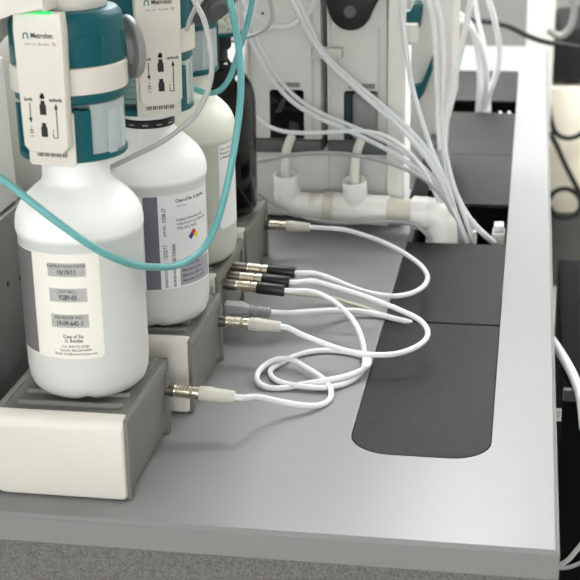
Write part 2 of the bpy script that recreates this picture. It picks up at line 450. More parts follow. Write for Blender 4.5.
# ------------------------------------------------------------------ bottles
AX = [(-.381, .100), (-.366, .260), (-.374, .425), (-.380, .585)]
def bottle_profile(nr=.0262):
    r = .0505
    p = [(0.0, .004), (.012, .003), (.030, .0015), (.036, .0), (.041, .0016), (.0455, .006), (.0480, .013), (.0488, .022), (.0490, .040), (.0490, .128)]
    p += [(.0494, .131), (.0503, .1335), (.0505, .136), (.0504, .140), (.0495, .1450), (.0474, .1505), (.0443, .1555), (.0400, .1602), (.0350, .1648), (.0310, .1680)]
    p += [(.0283, .1702), (nr + .0006, .1728), (nr, .1765), (nr - .0002, .197), (.0, .197)] if nr > .025 else [(.0262, .1725), (nr + .0012, .1765), (nr, .1795), (nr, .197), (.0, .197)]
    return p
def body(t, m, nr=.0262):
    b = MB(); P = bottle_profile(nr)
    b.lathe(P[:-1], 72, cap=True)
    for v in b.bm.verts:                                    # moulded seam notch at the foot
        if v.co.z < .012:
            a = math.atan2(v.co.x, -v.co.y) - R(14)
            rr = math.hypot(v.co.x, v.co.y)
            if rr > .03: v.co.z += .0022 * math.exp(-(a / .10) ** 2)
    return b.build('body', m, t, angle=60)
LZ0, LZ1 = .111 - SEAT, .197 - SEAT
LR = .0492
def on_cyl(r):
    return lambda u, v, l=0.0: ((r + l) * math.sin(u / r), -(r + l) * math.cos(u / r), v)
def label_patch(t, a0, a1, rc, m, name='label', z0=LZ0, z1=LZ1, parent=None):
    us = [a0 * LR + (a1 - a0) * LR * i / 48 for i in range(49)]
    us = sorted(set(us + [a0 * LR + rc * q for q in (.1, .3, .6)] + [a1 * LR - rc * q for q in (.1, .3, .6)]))
    b = MB(); fn = on_cyl(LR); prev = None
    for u in us:
        e = min(u - a0 * LR, a1 * LR - u)
        dz = rc - math.sqrt(max(0, rc * rc - (rc - e) ** 2)) if e < rc else 0
        cur = [b.bm.verts.new(fn(u, z0 + dz)), b.bm.verts.new(fn(u, z1 - dz))]
        if prev: b.bm.faces.new((prev[0], cur[0], cur[1], prev[1]))
        prev = cur
    return b.build(name, m, parent or t)

# first bottle
t = thing('reagent_bottle', 'white plastic reagent bottle with grey edged expiration date label, nearest the camera', 'bottle', (AX[0][0], AX[0][1], SEAT), 0, 'plastic reagent bottles')
body(t, 'hdpe')
lb = label_patch(t, R(-80), R(33.5), .004, 'label')
fn = on_cyl(LR)
def band(parent, a0, a1, m, z0=LZ0, z1=LZ1):
    p = Print(); p.rect(a0 * LR, a1 * LR, z0, z1, m, .00008, 12); return p.build('colour_band', fn, parent)
band(lb, R(-80), R(-32), 'band', LZ0 + .001, LZ1 - .001)
pr = Print(); A = LR
cu = A * R(3.5); W2 = A * R(17.5)
for (z, s1, s2) in ((.1845, 'EXPIRATION DATE:', '10/19/11'), (.1640, 'LOT NO.:', '9289-05'), (.1428, 'REORDER NO.:', '19-09-645-1')):
    zz = z - SEAT
    pr.rect(cu - W2, cu + W2, zz - .0057, zz + .0053, 'patch', .00008, 10)
    pr.text(s1, cu, zz + .0027, .0034, 'ink', bold=.00005, sx=.95, spacing=1.12, lift=.00015)
    pr.text(s2, cu, zz - .0022, .0056, 'ink', bold=.00012, sx=.78, lift=.00015)
pr.text('Case of Six', cu + .002, .1298 - SEAT, .0042, 'ink', bold=.00008, sx=.85)
pr.text('1L Bottles', cu + .002, .1262 - SEAT, .0042, 'ink', bold=.00008, sx=.85)
for i, s in enumerate(('U.S.: 800-727-6768', 'Canada: 866-260-6069', 'Email: info@metrohmusa.com')):
    pr.text(s, cu + .003, .1214 - .0031 * i - SEAT, .0029, 'ink', sx=.95, bold=.00003)
pr.build('printed_text', fn, lb)

# second bottle
t = thing('reagent_bottle', 'white plastic bottle with violet banded label and hazard diamond, second from the front', 'bottle', (AX[1][0], AX[1][1], SEAT), 0, 'plastic reagent bottles')
body(t, 'hdpe', .0218)
lb = label_patch(t, R(-24), R(92), .003, 'labelwhite')
band(lb, R(6), R(21), 'bandviolet', LZ0 + .0005, LZ1 - .0005)
pr = Print()
def U(d): return A * R(d)
def VZ(z): return z - SEAT
for u_, z_, w_, sz_ in ((27, .1125, 'EXPIRATION DATE:', .0032), (27, .1385, '12/22/17', .0048), (27, .1600, 'LOT NO.:', .0032), (27, .1730, 'E308-27', .0048),
                        (36, .1125, 'REORDER NO.:', .0032), (36, .1325, 'LAB-T00600', .0048)):
    pr.text(w_, U(u_), VZ(z_), sz_, 'ink', 'LEFT', .00008, PI / 2, .80)
pr.text('Case of Six 1L Bottles', U(40), VZ(.1908), .0040, 'ink', 'LEFT', .00012, 0, 1.0)
pr.text('1310 Form', U(40), VZ(.1858), .0026, 'inkgrey', 'LEFT')
for i, s in enumerate(('Sodium Hydroxide CAS', '1310-73-2; 0.1N, 0.96% CAS', '7732-18-5, 96.0%')):
    pr.text(s, U(40), VZ(.1735 - .0040 * i), .0034, 'ink', 'LEFT', .00005, 0, .95)
dc_, dz_, q = U(61.5), VZ(.1562), .0052
pr.poly([(dc_, dz_), (dc_ - q, dz_), (dc_ - q / 2, dz_ + q), (dc_ + q * .1, dz_ + q)], 'red', .0001)
D = q
pr.poly([(dc_, dz_), (dc_ - D / 2, dz_ + D / 2), (dc_, dz_ + D), (dc_ + D / 2, dz_ + D / 2)], 'red', .00015)
pr.v = pr.v[:-8]; pr.f = pr.f[:-2]; pr.mi = pr.mi[:-2]
for (ox, oz, m) in ((0, D, 'red'), (-D, 0, 'blue'), (D, 0, 'yellow')):
    cx_, cz_ = dc_ + ox * .62, dz_ + oz * .62; h = D * .62
    pr.poly([(cx_, cz_ - h), (cx_ + h, cz_), (cx_, cz_ + h), (cx_ - h, cz_)], m, .00015)
pr.rect(U(42), U(91), VZ(.1125), VZ(.1335), 'block', .00008, 14)
for i, s in enumerate(('Metrohm USA', 'Manufactured by', 'Metrohm USA, Inc', 'Riverview, FL 33578')):
    pr.text(s, U(45), VZ(.1310 - .0048 * i), .0034, 'ink', 'LEFT', .00004, 0, 1.0, lift=.00015)
pr.build('printed_text', fn, lb)
ring = MB(); ring.lathe([(.0215, .1790), (.0235, .1785), (.0238, .1795), (.0238, .1845), (.0230, .1855), (.0215, .1855), (.0215, .1790)], 48, cap=False)
rg = ring.build('neck_ring', 'black', t)
for k in range(12):
    a = R(30 * k + 4); MB().arcsolid(.0236, .0241, .1808, .1822, a, a + R(12), 5).build('ring_slot', 'grey', rg)


# third bottle
t = thing('reagent_bottle', 'greenish translucent plastic bottle with plain white label, third from the front', 'bottle', (AX[2][0], AX[2][1], SEAT), 0, 'plastic reagent bottles')
body(t, 'hdpe_green')
lb = label_patch(t, R(54), R(120), .003, 'labelwhite')
pr = Print()
for i, s in enumerate(('Case of Six 1L Bottles', 'Potassium Hydroxide', 'in Methanol 0.1N')):
    pr.text(s, U(57), VZ(.1925 - .0044 * i), .0034, 'ink', 'LEFT', .00003)
pr.build('printed_text', fn, lb)

# fourth bottle: dark glass
t = thing('glass_bottle', 'tall black glass bottle with ribbed black cap at the back of the row', 'bottle', (AX[3][0], AX[3][1], SEAT))
b = MB()
b.lathe([(.0, .003), (.034, .0), (.041, .002), (.0455, .008), (.0465, .014), (.0465, .128), (.0455, .138), (.042, .149), (.036, .158), (.027, .166), (.020, .171), (.0172, .176), (.0172, .186), (.0, .186)], 64)
b.build('body', 'amber', t, angle=60)
cp = MB(); cp.lathe([(.0, .1862), (.0195, .1862), (.0205, .1875), (.0205, .2000), (.0185, .2025), (.0, .2025)], 40)
for k in range(30):
    a = 2 * PI * k / 30; cp.arcsolid(.0200, .0213, .1885, .1995, a, a + R(5), 1)
cp.build('cap', 'black', t)

# ------------------------------------------------------------------ dosing units (local z = world - .255)
ZU = .2725
UB = ZU - .255
def make_unit(label):
    t = thing('dosing_unit', label, 'dosing unit', (AX[0][0], AX[0][1], 0), R(-7), 'teal dosing units on the bottles')
    def B(): return MB()
    z = lambda v: v
    Z = .2655   # bottom of the unit in world height (bottle mouth .2725 sits inside the skirt)
    sk = B(); sk.lathe([(.0275, Z), (.0405, Z), (.0415, Z + .0012), (.0415, Z + .0045), (.0405, Z + .0055), (.0275, Z + .0055), (.0275, Z)], 56, cap=False)
    sk.build('base_ring', 'teal', t)
    sp = B(); sp.lathe([(.0, .2720), (.024, .2720)] + [(r, .2722 + i * .0026) for i, r in enumerate([.029, .0335] * 7)] + [(.026, .3092), (.0, .3092)], 48)
    sp.build('spindle', 'spindle', t)
    for (ra, a0, a1, zt_) in ((.0425, 27, 34.4, .3060), (.0418, 34.6, 45, .3050), (.0425, 150, 200, .3090), (.0418, -62, -48, .3060)):
        u = B(); u.arcsolid(.0345, ra, Z + .0045, zt_, R(a0), R(a1), max(4, int((a1 - a0) / 3))); u.build('upright', 'teal', t)
    s = B(); s.arcsolid(.0375, .0402, Z + .0055, .3085, R(45.5), R(149), 32); cs = s.build('clear_sleeve', 'sleeve', t)
    s = B(); s.arcsolid(.0402, .0414, Z + .003, .3040, R(66), R(78), 5); s.build('window_rib', 'sleeve', cs)
    s = B(); s.arcsolid(.0402, .0410, Z + .006, .3040, R(92), R(96), 3); s.build('window_rib', 'sleeve', cs)
    s = B(); s.arcsolid(.0375, .0402, Z + .0055, .3085, R(201), R(297), 28); s.build('clear_sleeve', 'sleeve', t)
    up = B(); up.lathe([(.0, .3095), (.0405, .3095), (.0418, .3108), (.0418, .3175), (.0, .3175)], 56); up.build('collar', 'teal', t)
    bd = B(); bd.lathe([(.040, .3170), (.0438, .3170), (.0446, .3178), (.0446, .3362), (.0438, .3370), (.040, .3370), (.040, .3170)], 64, cap=False); bd.build('band', 'boxwhite', t)
    ub = B(); ub.lathe([(.0, .3375), (.0432, .3375), (.0436, .339), (.0428, .3690), (.0418, .3730), (.0390, .3760), (.0340, .3770), (.0, .3770)], 64)
    db = ub.build('drive_body', 'teal', t)
    for a in (40, 68, 104):     # faint moulded panels
        pn = B(); pn.arcsolid(.0420, .0437, .3415, .3600, R(a - 9), R(a + 9), 10); pn.build('grip_panel', 'teal', db)
    hd = B(); hd.lathe([(.0, .3771), (.0312, .3771), (.0318, .378), (.0315, .412), (.030, .415), (.0, .415)], 56)
    hd.build('head', 'boxwhite', t)
    # white latch plate in front, with chamfered foot
    p = B()
    w1, w2 = .0190, .0180
    o = [(-.0135, .2765), (.0135, .2765), (w2, .2815), (w1, .366), (w1, .3795), (-w1, .3795), (-w1, .366), (-w2, .2815)]
    p.prism(o, 'y', -.0530, -.0425, .0022)
    pl = p.build('latch_plate', 'boxwhite', t, (.0026, 0, 0))
    fnp = lambda u_, v_, l=0.0: (u_, -.0530 - .00012 - l, v_)
    q = Print()
    # maker's mark: a horseshoe ring and wordmark
    hs = [];
    for i in range(13):
        a = R(-40 + 260 * i / 12); hs.append((math.cos(a), math.sin(a)))
    for i in range(12):
        q.poly([(-.0095 + .0023 * hs[i][0], .3632 + .0023 * hs[i][1]), (-.0095 + .0023 * hs[i + 1][0], .3632 + .0023 * hs[i + 1][1]),
                (-.0095 + .0013 * hs[i + 1][0], .3632 + .0013 * hs[i + 1][1]), (-.0095 + .0013 * hs[i][0], .3632 + .0013 * hs[i][1])], 'teal')
    q.rect(-.0122, -.0104, .3610, .3617, 'teal'); q.rect(-.0086, -.0068, .3610, .3617, 'teal')
    q.text('Metrohm', -.0055, .3632, .0054, 'ink', 'LEFT', .00014, 0, .85)
    q.text('swiss made', -.0010, .3573, .0027, 'inkgrey', 'CENTER', .00003, 0, 1.0, 1.6)
    q.rect(.0112, .0134, .3563, .3585, 'red'); q.rect(.0119, .0127, .3566, .3582, 'label', .0001); q.rect(.0115, .0131, .3571, .3577, 'label', .0001)
    q.build('maker_mark', fnp, pl); q = Print()
    q.text('lock', -.0112, .3168, .0038, 'ink', 'CENTER', .00012); q.text('unlock', .0105, .3168, .0038, 'ink', 'CENTER', .00012)
    q.rect(-.0107, -.0099, .3015, .3140); q.poly([(-.0118, .3030), (-.0103, .2990), (-.0088, .3030)])
    q.rect(.0102, .0110, .2890, .3110); q.poly([(.0091, .3100), (.0106, .3145), (.0121, .3100)])
    q.rect(.0068, .0110, .2884, .2891); q.rect(.0068, .0074, .2884, .2925); q.rect(.0066, .0076, .2936, .2946)
    for zz_ in (.2965, .2948, .2931, .2914): q.rect(-.0107, -.0099, zz_ - .0004, zz_ + .0004)
    q.rect(-.0122, -.0084, .2936, .2941); q.rect(-.0122, -.0084, .2918, .2923, 'red'); q.rect(-.0120, -.0086, .2890, .2895)
    for zb in (.3055, .2890):       # bottle icons
        q.rect(-.0026, .0026, zb, zb + .0070); q.poly([(-.0026, zb + .0070), (.0026, zb + .0070), (.0014, zb + .0086), (-.0014, zb + .0086)]); q.rect(-.0017, .0017, zb + .0086, zb + .0106)
    q.rect(-.0016, .0016, .3172, .3194); q.poly([(-.0024, .3182), (-.0008, .3215), (.0012, .3215), (.0022, .3182)])
    q.build('lock_diagram', fnp, pl)
    c = B(); c.prism(rrect(-.0190, .0190, Z - .001, .305, (.003, .003, .001, .001), 4), 'y', -.0428, -.0405, .0005); cc = c.build('backing_card', 'boxwhite', t, (.0022, 0, 0))
    q = Print()
    for i in range(16): q.rect(-.0120 + .0016 * i, -.0120 + .0016 * i + .0010 * (1 if i % 3 else .6), .2715, .2755)
    q.build('bar_marks', lambda u_, v_, l=0.0: (u_, -.0430 - l, v_), cc)
    return t
unit0 = make_unit('teal and white dosing unit on the nearest white bottle, green light on its top')
dup(unit0, (AX[1][0], AX[1][1], 0), R(27), 'teal and white dosing unit on the second bottle, above its black neck ring')
dup(unit0, (AX[2][0] - .0055, AX[2][1], 0), R(-40), 'teal dosing unit with frosted cylinder on the greenish third bottle')

# parts only some of the units have: the plug arm with the lit strip, and the grey discs
arm = MB()
arm.prism([(-.085, .334), (-.055, .347), (-.042, .3610), (-.034, .3695), (-.026, .3760), (-.016, .3798), (.010, .3807), (.010, .420), (-.095, .420), (-.095, .334)], 'y', -.0555, .0, .002)
arm.build('plug_arm', 'boxwhite', unit0)
MB().box(-.015, .015, -.0548, -.0520, .3790, .3806, .0003, 1).build('status_light', 'led', unit0)
def disc(unit, c, nrm, mm='grey', k=1.0):
    m = MB(); c = Vector(c); n = Vector(nrm).normalized()
    m.prof_axis(c, c + n * .006, [(0, .018 * k), (.0, .0230 * k), (.25, .0245 * k), (.75, .0245 * k), (1, .0230 * k)], 48)
    m.prof_axis(c - n * .010, c, [(0, .008), (.2, .010), (.45, .010), (.5, .013), (1, .014)], 32)
    iv = unit.matrix_basis.inverted()
    for v in m.bm.verts: v.co = iv @ v.co
    m.build('tubing_disc', mm, unit)
bpy.context.view_layer.update()
u2 = [o for o in COL.objects if o.name == 'dosing_unit.001'][0]
disc(unit0, (-.3435, .130, .3410), (.75, .62, .05))
disc(u2, ay(213, 3, .300), -(MC @ Vector((.525, .754, -.40))), 'darkgrey', 1.16)

# ------------------------------------------------------------------ drying tube above the black bottle
dt = thing('drying_tube', 'clear drying tube of pale beads above the black glass bottle', 'drying tube', (-.3690, .585, SEAT + .2027))
MB().lathe([(.0, .0), (.0225, .0), (.0225, .003), (.0, .003)], 32).build('base_plate', 'teal', dt)
MB().lathe([(.0, .0032), (.0175, .0032), (.0175, .030), (.0, .030)], 32).build('bead_filling', 'beads', dt)
MB().lathe([(.0180, .0032), (.0200, .0032), (.0200, .062), (.0180, .062), (.0180, .0032)], 32, cap=False).build('clear_tube', 'clear', dt)

# ------------------------------------------------------------------ white instruments behind
TY = .79
TT = .85
def window(m, x0, x1, z0, z1): m.prism(rrect(x0, x1, z0, z1, (.001, .001, .004, .004), 4), 'y', TY - .0008, TY + .02)
def tower(name, label, x0, x1, wx0, wx1, side):
    t = thing(name, label, 'instrument', ((x0 + x1) / 2, TY + .06, 0), 0, 'white instrument towers at the back')
    ox, oy = (x0 + x1) / 2, TY + .06
    def mv(m):
        for v in m.bm.verts: v.co.x -= ox; v.co.y -= oy
        return m
    m = MB(); m.box(x0, x1, TY, TY + .13, .108, TT, .002); mv(m).build('front_panel', 'tower', t)
    m = MB(); m.box(x0, x1 if side else -.2818, TY + .004, TY + .13, .006, .0912, .0008); mv(m).build('base_panel', 'lowwhite', t)
    m = MB(); m.box(x0, x1 + .001, TY - .006, TY + .13, .0912, .1078, .003); mv(m).build('base_strip', 'darkgrey', t)
    m = MB(); window(m, wx0, wx1, .1092, .1712); w = mv(m).build('viewing_window', 'window', t)
    if side:
        m = MB(); m.box(-.2497, -.2185, TY - .0025, TY, .1100, .1690, .004, 3); mv(m).build('sample_cup', 'grey', w); m = MB(); m.box(-.2596, -.2520, TY - .0016, TY, .1120, .1680, .0005, 1); mv(m).build('side_trim', 'darkteal', w)
    else:
        m = MB(); m.prism([(-.349, .142), (-.341, .142), (-.333, .160), (-.339, .160)], 'y', TY - .0012, TY); mv(m).build('inner_arm', 'windowmark', w); m = MB(); m.prism([(-.332, .114), (-.320, .114), (-.318, .128), (-.330, .132)], 'y', TY - .0012, TY); mv(m).build('inner_arm', 'windowmark', w)
    m = MB(); m.box(wx0 + .006, wx1 - .005, TY - .001, TY, .1745, .1805, .0003, 1); mv(m).build('name_plate', 'grey', t)
    m = MB(); m.box(x0 + .0005, x0 + .004, TY - .004, TY, .109, TT); m.box(x1 - .012, x1 - .009, TY - .003, TY, .109, TT, .0008); mv(m).build('guide_rail', 'lowwhite', t)
    ft = MB(); ft.box(x0 + .006, x1 - .006, TY + .02, TY + .125, 0, .007); mv(ft).build('feet', 'blackmatte', t)
    return t, ox, oy
tA, oxA, oyA = tower('instrument_tower', 'white instrument tower with dark window, directly behind the black bottle', -.384, -.2895, -.3550, -.3115, False)
tB, oxB, oyB = tower('instrument_tower', 'white instrument tower with black motor knob, right of the other tower', -.2815, -.2070, -.2610, -.2172, True)
def mvto(m, ox, oy):
    for v in m.bm.verts: v.co.x -= ox; v.co.y -= oy
    return m
for px, py in ((263, 13), (304, 13)):
    p = ay(px, py, TY); m = MB(); m.prof_axis((p.x, TY + .001, p.z), (p.x, TY - .0018, p.z), [(0, .0050), (.6, .0050), (1, .0038)], 16); m.use('black'); m.cyl((p.x, TY, p.z), (p.x, TY - .0024, p.z), .0018)
    m.mats = ['steel', 'black']
    for i, f in enumerate(m.bm.faces): f.material_index = 0 if i < 34 else 1
    mvto(m, oxA, oyA).build('screw', None, tA)
# horizontal moulding seam and shoulders on the first tower
m = MB(); m.box(-.3815, -.3010, TY - .0022, TY, .246, TT, .001); mvto(m, oxA, oyA).build('cover_plate', 'tower', tA)
# motor housing: U shaped black cap with a hex socket in the middle
mt = MB(); pts = []
for i in range(25):
    a = PI + PI * i / 24; cxx = .034 * math.cos(a); pts.append((-.2465 + (.026 * math.cos(a)), .2735 + .026 * math.sin(a) * .95))
pts = [(-.2825, .330), (-.2825, .290)] + [(-.2505 + .0262 * math.cos(R(a)), .2750 + .0262 * math.sin(R(a))) for a in range(192, 349, 12)] + [(-.2145, .290), (-.2145, .330)]
mt.prism(pts, 'y', TY - .022, TY - .0005, .003)
mo = mvto(mt, oxB, oyB).build('motor_cap', 'black', tB)
m = MB(); m.prof_axis((-.2505, TY - .0215, .2720), (-.2505, TY - .0240, .2720), [(0, .0075), (.7, .0075), (1, .0065)], 24); m.prof_axis((-.2505, TY - .0235, .2720), (-.2505, TY - .0252, .2720), [(0, .0035), (1, .003)], 6)
mvto(m, oxB, oyB).build('socket_screw', 'darkgrey', mo)
m = MB(); m.box(-.2760, -.2085, TY - .004, TY, .250, TT, .0008); mvto(m, oxB, oyB).build('cover_plate', 'tower', tB)
m = MB(); m.box(-.2062, -.1850, TY - .010, TY + .006, .003, TT, .003); mvto(m, oxB, oyB).build('corner_post', 'white', tB)
m = MB(); m.box(-.2072, -.2062, TY - .002, TY + .004, .109, TT); mvto(m, oxB, oyB).build('panel_seam', 'darkgrey', tB)
# cable clip on the gap
p0 = ay(313, 47, TY - .006); p1 = ay(343, 58, TY - .006)
m = MB(); m.box(p0.x, p1.x, TY - .017, TY - .0005, p1.z + .0005, p0.z, .0012)
tag(m.build('cable_clip', 'beige'), 'small cream cable clip across the gap between the two white towers', 'clip')

# third instrument, seen past the corner, with teal trims
t = thing('instrument_stand', 'white instrument with teal latches beyond the two towers', 'instrument', (-.16, .95, 0))
m = MB(); m.prism([(-.190, .006), (-.150, .006), (-.150, .060), (-.136, .110), (-.136, .50), (-.190, .50)], 'y', .93, 1.12, .002); mvto(m, -.16, .95).build('body', 'white', t)
m = MB()
def poly_at(pxs, y): return [(ay(px, py, y).x, ay(px, py, y).z) for px, py in pxs]
m.prism(poly_at([(402, 13), (402, 22), (412, 24), (413, 29), (420, 27), (422, 8), (419, 3), (413, 5), (411, 12)], .905), 'y', .905, .932, .001)
mvto(m, -.16, .95).build('teal_latch', 'teal', t)
m = MB(); m.prism(poly_at([(411, 88), (411, 97), (419, 100), (424, 93), (432, 72), (432, 58), (421, 86)], .905), 'y', .905, .932, .001)
mvto(m, -.16, .95).build('teal_bracket', 'teal', t)
q0 = ay(402, 23, .9); q1 = ay(418, 42, .9)
m = MB(); m.box(q0.x, q1.x, .89, .935, q1.z, q0.z, .002); mvto(m, -.16, .95).build('latch_block', 'white', t)
m = MB(); m.prism([(-.188, .002), (-.165, .002), (-.150, .085), (-.160, .085)], 'y', .87, .93); mvto(m, -.16, .95).build('foot_wedge', 'darkgrey', t)

# ------------------------------------------------------------------ instruments to the left
t = thing('titrator', 'white and slate grey instrument at the left edge, beside the nearest bottle', 'instrument', (-.52, .20, 0))
def L(m): return mvto(m, -.52, .20)
m = MB(); m.prism([(.060, .1985), (.185, .1985), (.182, .066), (.060, .066)], 'x', -.475, -.4575, .0015)
L(m).build('side_panel', 'instr', t)
hl = MB()
for px, py in ((8, 284), (20, 278)):
    d_ = ray(px, py); p = CAM + d_ * ((-.4574 - CAM.x) / d_.x); hl.cyl((-.459, p.y, p.z), (-.4570, p.y, p.z), .0024)
L(hl).build('screw_hole', 'black', t)
m = MB(); m.box(-.60, -.476, .06, .24, .0, .198, .004); L(m).build('base', 'instr', t)
m = MB(); m.prism([(.05, .200), (.180, .2005), (.172, .325), (.05, .325)], 'x', -.60, -.460, .004); L(m).build('upper_body', 'white', t)
t = thing('titrator', 'pale grey instrument at the left edge, behind the slate sided one', 'instrument', (-.53, .36, 0))
def L2(m): return mvto(m, -.53, .36)
m = MB(); m.box(-.62, -.455, .30, .42, .16, .42, .004); L2(m).build('upper_body', 'tower', t)
m = MB(); m.box(-.62, -.452, .29, .43, .0, .16, .003); L2(m).build('base', 'darkgrey', t)

# ------------------------------------------------------------------ pvc drain
PY = .745; PZ = .0310
PYAW = R(-6.5); PLOC = Vector((-.24, PY + .009, -.001))
pp = thing('drain_pipe', 'white plastic drain pipe with two upright sockets running into the trough', 'pipe', PLOC, PYAW)
PM = Matrix.Translation(PLOC) @ Matrix.Rotation(PYAW, 4, 'Z') @ Matrix.Translation((.24, -PY, 0))
def P_(m): return mvto(m, -.24, PY)
xl = -.3300; xt = -.2415; xe = -.1345
m = MB(); m.cyl((-.300, PY, PZ), (-.272, PY, PZ), .0165, n=32); m.cyl((-.285, PY, PZ), (-.20, PY, PZ), .0165, n=32); m.cyl((-.21, PY, PZ), (-.150, PY, PZ), .0165, n=32)
P_(m).build('pipe_run', 'pvccream', pp)
TILT = Matrix.Translation((0, PY, PZ)) @ Matrix.Rotation(R(13), 4, 'X') @ Matrix.Translation((0, -PY, -PZ))
def socket(m, x, z0, z1):
    m.lathe([(.0150, z0), (.0152, z0 + .012), (.0152, z1 - .001), (.0146, z1), (.0118, z1), (.0113, z1 - .001), (.0113, z1 - .020), (.0, z1 - .020)], 36, x, PY, cap=False, mtx=TILT)
m = MB()
m.tube([(xl + .048, PY, PZ), (xl + .022, PY, PZ), (xl + .008, PY, PZ + .002), (xl + .001, PY - .002, PZ + .010), (xl, PY - .005, PZ + .022)], .0166, 28, 8)
socket(m, xl, PZ + .012, .0750); P_(m).build('elbow_fitting', 'pvc', pp)
m = MB(); m.cyl((-.3030 + .022, PY, PZ), (-.2680, PY, PZ), .0192, n=32); P_(m).build('coupling_ring', 'pvccream', pp)
m = MB(); m.prof_axis((-.2710, PY, PZ), (-.2000, PY, PZ), [(0, .0182), (.02, .0190), (.98, .0190), (1, .0182)], 36); socket(m, xt, PZ + .006, .0715); P_(m).build('tee_fitting', 'pvc', pp)
m = MB(); m.tube([(-.1680, PY, PZ), (xe - .016, PY, PZ), (xe - .005, PY, PZ - .002), (xe + .001, PY, PZ - .009), (xe + .002, PY, PZ - .022), (xe + .002, PY, -.035)], .0200, 32, 8)
m.prof_axis((-.1700, PY, PZ), (-.1500, PY, PZ), [(0, .0195), (.06, .0208), (.9, .0208), (1, .0200)], 36)
P_(m).build('elbow_fitting', 'pvc', pp)
for x, lab in ((xl, 'short translucent drain hose in the left upright pipe socket'), (xt, 'short translucent drain hose in the right upright pipe socket')):
    o = MB().tube([PM @ TILT @ Vector((x, PY, .058)), PM @ TILT @ Vector((x + .0004, PY, .080)), Vector(((PM @ Vector((x, PY, 0))).x + .001, TY - .036, .102)), Vector(((PM @ Vector((x, PY, 0))).x + .005, TY - .020, .1160))], .0058, 16, 8).build('drain_hose', 'hose')
    tag(o, lab, 'hose', 'drain hoses')

# ------------------------------------------------------------------ connector cables
CR = .0027
def connector(parent, x0, y, z, length, sleeve, slen, dy=0.0, dz=0.0, base=.012):
    """socket stub, ribbed nickel body and sleeve running to the right from a box; returns the sleeve's end"""
    p = Vector((x0 - .0040, y, z)); d = Vector((1, dy, dz)).normalized()
    b = MB(); b.prof_axis(p, p + d * base, [(0, .0058), (.9, .0058), (1, .0050)], 24); b.build('socket', 'steel', parent)
    q = p + d * base; e = q + d * length
    prof = [(0, .0050)]
    nr = 5
    for i in range(nr):
        a = .06 + .62 * i / nr; w = .62 / nr
        prof += [(a, .0047), (a, .0061), (a + w * .55, .0061), (a + w * .55, .0047)]
    prof += [(.72, .0050), (.74, .0056), (1, .0056)]
    b = MB(); b.prof_axis(q, e, prof, 24); b.build('plug_body', 'nickel', parent, angle=25)
    f = e + d * slen
    b = MB()
    if sleeve == 'beige': b.prof_axis(e, f, [(0, .0060), (.05, .0066), (.35, .0066), (.42, .0060), (.97, .0052), (1, .0045)], 24)
    else: b.prof_axis(e, f, [(0, .0060), (.04, .0064), (.96, .0062), (1, .0055)], 24)
    sl = b.build('sleeve', sleeve if sleeve != 'black' else 'black', parent)
    if sleeve == 'beige': sl['label'] = 'cream sleeve'
    return f, d
# connectors leave the rear right flange of each box
def rr(k): return BOXES[k][0] + .0006
def cab(pts): return [az(px, py, z) for (px, py, z) in pts]
# nearest cable: nearest box -> coil -> frontmost black sleeve on the third box
t = thing('sensor_cable', 'white cable with cream sleeve from the nearest box, coiled loosely on the bench', 'cable', (0, 0, 0), 0, 'white connector cables between the boxes')
e1, d1 = connector(t, rr(0) , .1585, .0405, .022, 'beige', .031, 0, -.06, .008)
e2, d2 = connector(t, rr(2), .4060, .0495, .022, 'black', .029, -.06, -.05, .0135)
h = CR + .0003
pts = [e1 - d1 * .003, e1 + d1 * .006] + cab([(258, 397, .026), (282, 402, .014), (305, 405.5, .007), (320, 405, h), (329, 400, h), (331, 391, h + .002), (327, 383, h + .003), (318, 375, .0085), (305, 367, .0085), (292, 360, .0085), (278, 359, .0085), (265, 365, .0075), (257, 375, .006), (259, 383, .0045), (268, 387.5, h), (283, 388, h), (302, 384.5, h), (322, 381, .0085), (345, 376.5, .0085), (360, 371, .0085), (368, 365, .0075), (369, 360.5, .0065), (362, 356, .0035), (348, 352.5, h), (332, 350.5, h), (312, 351.5, h), (295, 356, h), (281, 363, h), (271, 370, h), (272, 377, h), (283, 383, .0045), (303, 386.5, .0045), (325, 387.5, .0045), (345, 383.5, h), (358, 376, h), (364, 367, .004), (364.5, 355, .010), (362, 340, .018), (356, 325, .026), (345, 311, .034), (330, 299, .041), (311, 291.5, .0455)]) + [e2 + d2 * .004, e2 - d2 * .003]
MB().tube(pts, CR, 14, 8).build('jacket', 'cable', t)
# second cable: second box -> wide loop -> middle black sleeve
t = thing('sensor_cable', 'white cable with cream sleeve from the second box, looping out over the near trough cover', 'cable', (0, 0, 0), 0, 'white connector cables between the boxes')
e1, d1 = connector(t, rr(1), .3235, .0410, .022, 'beige', .031, 0, -.05, .008)
e2, d2 = connector(t, rr(2), .4240, .0520, .023, 'black', .029, -.06, -.04, .0145)
pts = [e1 - d1 * .003, e1 + d1 * .006] + cab([(298, 333, .033), (320, 342, .026), (345, 350.5, .022), (370, 354.5, .021), (395, 354, .022), (414, 348, .024), (426, 339, .026), (427, 329, .028), (418, 319, .030), (402, 311, .033), (380, 302, .036), (355, 293, .040), (330, 285.5, .045), (312, 281, .0485)]) + [e2 + d2 * .004, e2 - d2 * .003]
MB().tube(pts, CR, 14, 8).build('jacket', 'cable', t)
